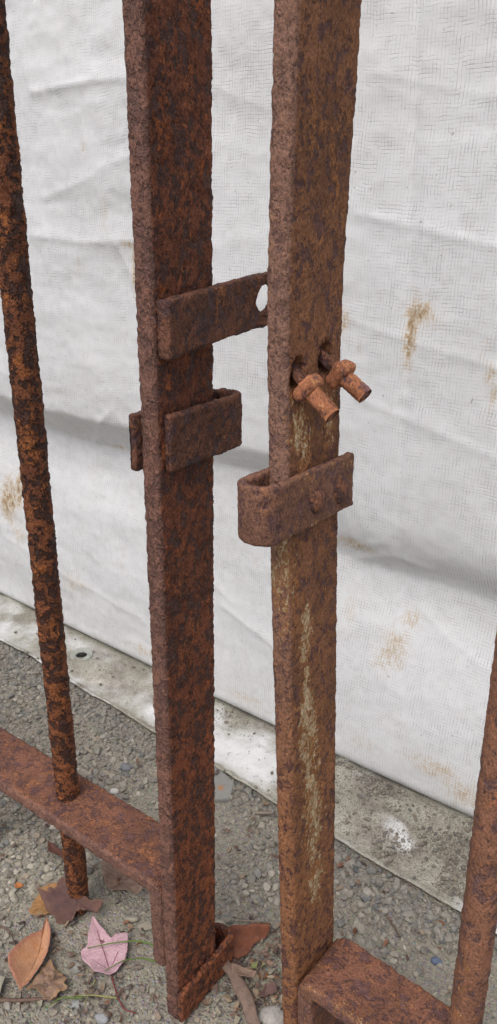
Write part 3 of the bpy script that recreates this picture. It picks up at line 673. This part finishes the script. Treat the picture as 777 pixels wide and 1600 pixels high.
# ------------------------------------------------------------------ fallen leaves
def leaf_mat(name, ca, cb, edge, vein=None, rough=.6, scale=90):
    t = NT(name); c = t.coord(); n = t.noise(c, scale, 6, .65); n2 = t.noise(c, scale * 4, 4, .7)
    col = t.mix(t.step(n, .35, .65), ca, cb); col = t.mix(t.step(t.attr('rim'), .72, 1.0, 0, .75), col, edge)
    col = t.mix(t.step(n2, .60, .70, 0, .5), col, tuple(x * .4 for x in cb)); col = t.mix(t.step(t.noise(c, scale * .5, 3, .6), .5, .68, 0, .6), col, tuple(x * .62 for x in ca)); col = t.mix(t.step(t.noise(c, scale * 7, 2), .55, .7, 0, .16), col, tuple(min(1, x * 1.6) for x in ca))
    vcell = t.vor(c, scale * 5, 'DISTANCE_TO_EDGE'); col = t.mix(t.step(vcell, .09, .02, 0, .22), col, tuple(x * .6 for x in ca))
    h = t.math('ADD', t.math('MULTIPLY', n, .6), t.step(vcell, 0, .12, 0, .5))
    m = t.done(col, rough, t.bump(t.math('ADD', h, t.math('MULTIPLY', n2, .5)), .8, .0010), .35)
    return m
def outline(pts, n, jag, seed):
    p = np.array(pts, float) / 1000; p = np.concatenate([p, p[:1]]); d = np.concatenate([[0], np.cumsum(np.linalg.norm(np.diff(p, axis=0), axis=1))])
    q = np.linspace(0, d[-1], n, endpoint=False); o = np.stack([np.interp(q, d, p[:, 0]), np.interp(q, d, p[:, 1])], 1)
    nn = np.stack([fbm(np.stack([o[:, 0], o[:, 1], 0 * q], 1), 260, 2, seed), fbm(np.stack([o[:, 0], o[:, 1], 0 * q], 1), 260, 2, seed + 3)], 1)
    return o + jag * nn
def fallen(pts, zf, mat, label, cen=None, jag=.0012, seed=0, n=96, rings=14, name='fallen_leaf', group=None, th=.0004):
    """leaf blade from its outline; zf(x, y, k) is the height above the ground at rim fraction k"""
    o = outline(pts, n, jag, seed); c = o.mean(0) if cen is None else np.array(cen) / 1000
    org = np.array([c[0], c[1]]); V = [[0, 0, 0]]; K = [0.0]
    for k in range(1, rings + 1):
        f_ = k / rings
        for p in o: V.append([(p[0] - c[0]) * f_, (p[1] - c[1]) * f_, 0]); K.append(f_)
    V = np.array(V); K = np.array(K); V[:, 2] = zf(V[:, 0], V[:, 1], K) + .0006 * fbm(V, 160, 2, seed + 5)
    V[:, 2] = np.maximum(V[:, 2], .0015)
    Fc = [(0, 1 + i, 1 + (i + 1) % n) for i in range(n)]
    for k in range(rings - 1):
        a, b = 1 + k * n, 1 + (k + 1) * n
        Fc += [(a + i, b + i, b + (i + 1) % n, a + (i + 1) % n) for i in range(n)]
    ob = mesh_obj(name, V, Fc, mat, attrs=dict(rim=K)); ob.location = (org[0], org[1], 0)
    md = ob.modifiers.new('thickness', 'SOLIDIFY'); md.thickness = th; md.offset = 0
    tag(ob, label, 'leaf', group); ob['zf'] = 0; del ob['zf']
    return ob, org, zf
def rib(ob, org, zf, pts, r0, r1, mat, name='vein', lift=.0003, free=False):
    p = np.array(pts, float) / 1000; d = np.concatenate([[0], np.cumsum(np.linalg.norm(np.diff(p, axis=0), axis=1))]); q = np.linspace(0, d[-1], 14)
    xy = np.stack([np.interp(q, d, p[:, 0]), np.interp(q, d, p[:, 1])], 1) - org
    z = np.full(14, .004) if free else zf(xy[:, 0], xy[:, 1], np.full(14, .5)) + lift
    path = np.concatenate([xy, np.maximum(z, .0018)[:, None]], 1)
    V, Fc, _ = tube(path, np.linspace(r0, r1, 14), 6, 3, .00005); return fix_normals(mesh_obj(name, V, Fc, mat, ob))
def wavy(amp, seed, base=.005, rim=.004, sc=30):
    return lambda x, y, k: base + rim * k ** 2 + amp * fbm(np.stack([x, y, 0 * x], 1), sc, 3, seed)
PINK = [(-568, 395), (-553, 391), (-541, 390), (-533, 388), (-526, 387), (-526, 394), (-519, 402), (-515, 403), (-508, 397), (-499, 387), (-493, 377), (-491, 365), (-492, 356), (-500, 352), (-508, 348), (-521, 349), (-532, 349), (-541, 355), (-539, 363), (-546, 369), (-555, 380)]
mp = leaf_mat('pink_leaf', (.56, .37, .40), (.50, .31, .35), (.52, .32, .36), scale=60)
lf = fallen(PINK, wavy(.004, 5, .007, .003), mp, 'pink three-lobed maple leaf lying flat on the gravel', cen=(-520, 372), jag=.0006, seed=5)
vm = plain('leaf_vein_mauve', (.30, .13, .17), (.24, .10, .13)); 
for e_ in ((-566, 393), (-517, 401), (-538, 354)): rib(*lf, [(-498, 360), e_], .0007, .0003, vm)
rib(*lf, [(-531, 378), (-535, 387)], .0004, .0002, vm); rib(*lf, [(-531, 378), (-546, 375)], .0004, .0002, vm)
rib(*lf, [(-497, 361), (-485, 354), (-469, 346), (-454, 342), (-443, 347)], .0009, .0008, plain('red_stalk', (.22, .05, .05), (.15, .04, .04)), 'stalk', free=True)
OVAL = [(-555, 283), (-578, 287), (-586, 292), (-592, 304), (-595, 319), (-597, 332), (-597, 344), (-607, 358), (-597, 354), (-583, 346), (-571, 335), (-562, 325), (-557, 313), (-556, 302), (-555, 292)]
mo = leaf_mat('orange_leaf', (.52, .265, .13), (.56, .33, .21), (.44, .18, .13), scale=50)
ax = np.array([-.60 + .555, .35 - .283]); ax /= np.linalg.norm(ax); nx_ = np.array([-ax[1], ax[0]])
zo = lambda x, y, k: .006 + .014 * np.abs((x * nx_[0] + y * nx_[1]) / .016) ** 1.3 * .8 + .004 * k ** 2 + .0015 * fbm(np.stack([x, y, 0 * x], 1), 60, 2, 9)
lo_ = fallen(OVAL, zo, mo, 'orange-tan pointed oval leaf folded along its midrib', cen=(-577, 322), jag=.0008, seed=9)
rib(*lo_, [(-555, 284), (-577, 322), (-603, 353)], .0006, .0005, plain('tan_vein', (.50, .30, .18), (.42, .24, .13)), 'midrib')
rib(*lo_, [(-557, 286), (-541, 272)], .0007, .0006, plain('dark_stalk', (.10, .05, .035), (.07, .035, .03)), 'stalk', free=True)
TAN = [(-553, 290), (-554, 303), (-561, 320), (-561, 328), (-552, 324), (-541, 327), (-529, 324), (-518, 316), (-518, 307), (-523, 298), (-532, 296), (-542, 292)]
fallen(TAN, wavy(.009, 15, .006, .003, 70), leaf_mat('crumpled_leaf', (.33, .21, .13), (.25, .165, .13), (.36, .22, .10), scale=120), 'crumpled pale brown leaf tucked under the orange oval leaf', jag=.003, seed=15)
DARK = [(-622, 359, 40), (-617, 360, 32), (-609, 360, 17), (-602, 362, 8), (-592, 367, 3), (-584, 374, 3), (-579, 381, 10), (-570, 391, 17), (-560, 400, 19), (-559, 406, 30), (-561, 405, 34), (-571, 397, 32), (-582, 389, 35), (-589, 385, 40), (-595, 385, 50), (-603, 379, 52), (-604, 375, 42), (-613, 367, 40)]
md_ = leaf_mat('dark_leaf', (.17, .092, .07), (.11, .065, .065), (.22, .12, .085), scale=80)
DP = np.array(DARK, float) / 1000; dc = DP.mean(0); dA = np.linalg.lstsq(np.concatenate([DP[:, :2] - dc[:2], np.ones((len(DP), 1))], 1), DP[:, 2], rcond=None)[0]
fallen([p[:2] for p in DARK], lambda x, y, k: dA[0] * x + dA[1] * y + dA[2] + .014 * fbm(np.stack([x, y, 0 * x], 1), 55, 3, 19), md_, 'dark purple-brown curled leaf against the foot of the flaky bar', cen=dc[:2] * 1000, jag=.0016, seed=19)
OCH = [(-629, 349), (-636, 354), (-643, 366), (-644, 375), (-651, 379), (-648, 392), (-642, 399), (-627, 395), (-616, 380), (-611, 368), (-618, 358)]
fallen(OCH, wavy(.003, 25, .004, .002), leaf_mat('ochre_leaf', (.40, .215, .085), (.33, .17, .06), (.36, .2, .09), scale=90), 'ochre leaf showing from beneath the dark curled leaf', jag=.002, seed=25)
DEAD = [(-616, 449), (-616, 462), (-586, 466), (-562, 467), (-546, 459), (-543, 449), (-556, 439), (-577, 434), (-593, 435)]
fallen(DEAD, wavy(.014, 29, .008, .006, 55), leaf_mat('dead_leaf', (.26, .175, .125), (.20, .13, .10), (.30, .22, .16), scale=110), 'faded dead brown leaf lying under the rail beside the strip-carrying post', jag=.003, seed=29)
PALE = [(-599, 278), (-589, 280), (-580, 282), (-572, 272), (-567, 265), (-570, 259), (-600, 250), (-610, 262)]
fallen(PALE, wavy(.003, 35, .006, .004), leaf_mat('pale_leaf', (.42, .40, .31), (.36, .34, .26), (.3, .26, .18), scale=110), 'pale grey-green leaf beyond the tip of the orange oval leaf', seed=35)
fallen([(-680, 363), (-681, 368), (-675, 371), (-670, 369), (-671, 365), (-675, 362)], wavy(.001, 36, .004, .002), leaf_mat('leaf_scrap', (.48, .19, .05), (.4, .14, .04), (.4, .14, .05)), 'tiny bright orange leaf scrap on the gravel', jag=.001, seed=36, n=40, rings=6, name='leaf_scrap')
fallen([(-702, 432), (-694, 434), (-667, 432), (-666, 426), (-689, 421)], wavy(.002, 37, .006, .004), leaf_mat('maroon_leaf', (.15, .065, .045), (.11, .05, .04), (.12, .05, .04)), 'narrow maroon-brown leaf piece showing below the rail near the flaky bar', jag=.001, seed=37, n=60, rings=8, name='leaf_scrap')
RL = [(-427, 484), (-414, 494), (-400, 505), (-391, 513), (-388, 506), (-394, 488), (-393, 470), (-397, 459), (-410, 458), (-424, 468)]
fallen(RL, lambda x, y, k: .007 + .012 * np.exp(-(((x * .66 - y * .75) + .010) / .006) ** 2) + .004 * fbm(np.stack([x, y, 0 * x], 1), 60, 2, 45), leaf_mat('russet_leaf', (.24, .085, .04), (.18, .07, .045), (.17, .06, .035), scale=90), 'russet-brown folded leaf poking out behind the lowest strap loop', jag=.0015, seed=45)
CURL = [(-410, 441), (-403, 447), (-392, 446), (-380, 445), (-374, 442), (-352, 432), (-333, 417), (-316, 405), (-328, 396), (-338, 406), (-358, 419), (-373, 424), (-386, 433), (-402, 436)]
ca_ = np.array([-.41 + .325, .441 - .408]); ca_ /= np.linalg.norm(ca_); cn_ = np.array([-ca_[1], ca_[0]])
fallen(CURL, lambda x, y, k: .005 + .013 * np.sqrt(np.clip(1 - ((x * cn_[0] + y * cn_[1]) / .0125) ** 2, 0, 1)) + .002 * fbm(np.stack([x, y, 0 * x], 1), 90, 2, 55), leaf_mat('rolled_leaf', (.25, .175, .135), (.20, .135, .11), (.16, .1, .08), scale=110), 'long rolled grey-brown leaf lying between the two end posts', cen=(-363, 428), jag=.001, seed=55)
fallen([(-394, 446), (-380, 450), (-366, 455), (-364, 448), (-374, 441), (-386, 438)], lambda x, y, k: .015 + .004 * k, leaf_mat('rolled_leaf_b', (.27, .185, .14), (.2, .135, .1), (.3, .2, .15), scale=110), 'small brown leaf lobe lying across the long rolled leaf', jag=.0008, seed=57, n=50, rings=8, name='leaf_scrap')
fallen([(-408, 447), (-400, 456), (-388, 459), (-383, 455), (-392, 447)], wavy(.002, 58, .006, .004), leaf_mat('dull_purple_leaf', (.13, .085, .075), (.1, .065, .06), (.1, .06, .05)), 'dull purple-brown leaf piece behind the long rolled leaf', jag=.001, seed=58, n=50, rings=8, name='leaf_scrap')  # leaf piece coloured a dull purple-brown
fallen([(-352, 455), (-345, 462), (-338, 455), (-345, 440), (-350, 436)], wavy(.004, 59, .006, .006, 80), leaf_mat('mauve_leaf', (.2, .12, .105), (.15, .09, .085), (.13, .08, .06)), 'curled mauve-brown leaf piece beside the pale grey smooth stone', jag=.001, seed=59, n=50, rings=8, name='leaf_scrap')
fallen([(-383, 466), (-376, 474), (-368, 476), (-372, 466), (-379, 461)], wavy(.001, 60, .005, .002), leaf_mat('green_scrap', (.20, .24, .08), (.26, .25, .13), (.25, .22, .12)), 'small yellow-green leaf scrap near the orange-brown pebble', jag=.001, seed=60, n=40, rings=6, name='leaf_scrap')

# ------------------------------------------------------------------ grass and twigs
def strand(name, pts, r0, r1, mat, label, cat, z=(.004, .006, .004), flatk=1.0):
    p = np.array(pts, float) / 1000; d = np.concatenate([[0], np.cumsum(np.linalg.norm(np.diff(p, axis=0), axis=1))]); n = 18; q = np.linspace(0, d[-1], n)
    zz = np.interp(q, np.linspace(0, d[-1], len(z)), z)
    path = np.stack([np.interp(q, d, p[:, 0]), np.interp(q, d, p[:, 1]), zz], 1); path[1:-1] = (path[:-2] + 2 * path[1:-1] + path[2:]) / 4
    path[1:-1] = (path[:-2] + 2 * path[1:-1] + path[2:]) / 4
    base = path[0].copy(); base[2] = 0; V, Fc, _ = tube(path - base, np.linspace(r0, r1, n), 8, 4, .0001)
    o = fix_normals(mesh_obj(name, V, Fc, mat)); o.location = base; return tag(o, label, cat)
GR_ = plain('grass_green', (.13, .20, .05), (.10, .15, .035), 300); GRY = plain('grass_dry', (.30, .28, .12), (.2, .2, .08), 300)
strand('grass_blade', [(-455, 418), (-478, 412), (-495, 404), (-515, 384), (-536, 360)], .0013, .0005, GR_, 'long green grass blade lying across the pink maple leaf', 'grass', (.004, .012, .015, .015, .013))
strand('grass_blade', [(-465, 404), (-482, 391), (-492, 376), (-500, 354)], .0011, .0004, GR_, 'green grass blade crossing the base of the pink maple leaf', 'grass', (.004, .010, .014, .012))
strand('grass_blade', [(-499, 323), (-517, 306), (-520, 288)], .0012, .0004, GR_, 'short green grass blade beside the crumpled pale brown leaf', 'grass', (.004, .007, .006))
strand('grass_blade', [(-470, 345), (-488, 332), (-508, 318)], .0012, .0005, GRY, 'yellowish dry grass blade below the pink maple leaf', 'grass', (.005, .008, .005))
strand('grass_blade', [(-505, 345), (-497, 330), (-492, 318)], .0010, .0004, GRY, 'short dry stalk under the lower rim of the pink leaf', 'grass', (.004, .006, .004))
TW = plain('twig_brown', (.17, .11, .08), (.12, .08, .06), 250); TW2 = plain('twig_grey', (.26, .22, .17), (.2, .165, .13), 250)
strand('twig', [(-590, 245), (-566, 265), (-548, 279), (-531, 295), (-520, 306)], .0024, .0016, TW, 'brown twig lying beside the crumpled pale brown leaf', 'twig', (.005, .005, .005))
strand('twig', [(-650, 316), (-645, 318), (-630, 321), (-598, 311)], .0009, .0006, TW, 'thin dark twig left lying between pale and orange leaves', 'twig', (.004, .008, .005))
strand('twig', [(-296, 616), (-284, 609), (-270, 601)], .0011, .0008, TW, 'short brown twig on grit between bolted post and its nearest bar', 'twig', (.005, .006, .005))
strand('twig', [(-522, 646), (-501, 663)], .0022, .0020, TW2, 'stubby grey-tan wood splinter near the tarp hem between the posts', 'twig', (.005, .005))
strand('twig', [(-430, 500), (-405, 516), (-385, 530)], .0011, .0007, TW2, 'thin grey twig behind the russet folded leaf', 'twig', (.004, .007, .004))
strand('twig', [(-389, 483), (-372, 470), (-362, 460)], .0012, .0009, TW2, 'short pale twig beside the orange-brown pebble', 'twig', (.004, .006, .004))
strand('twig', [(-470, 408), (-455, 420), (-440, 432)], .0020, .0016, TW, 'dark brown twig stub touching the strip-carrying post foot', 'twig', (.005, .006, .005))
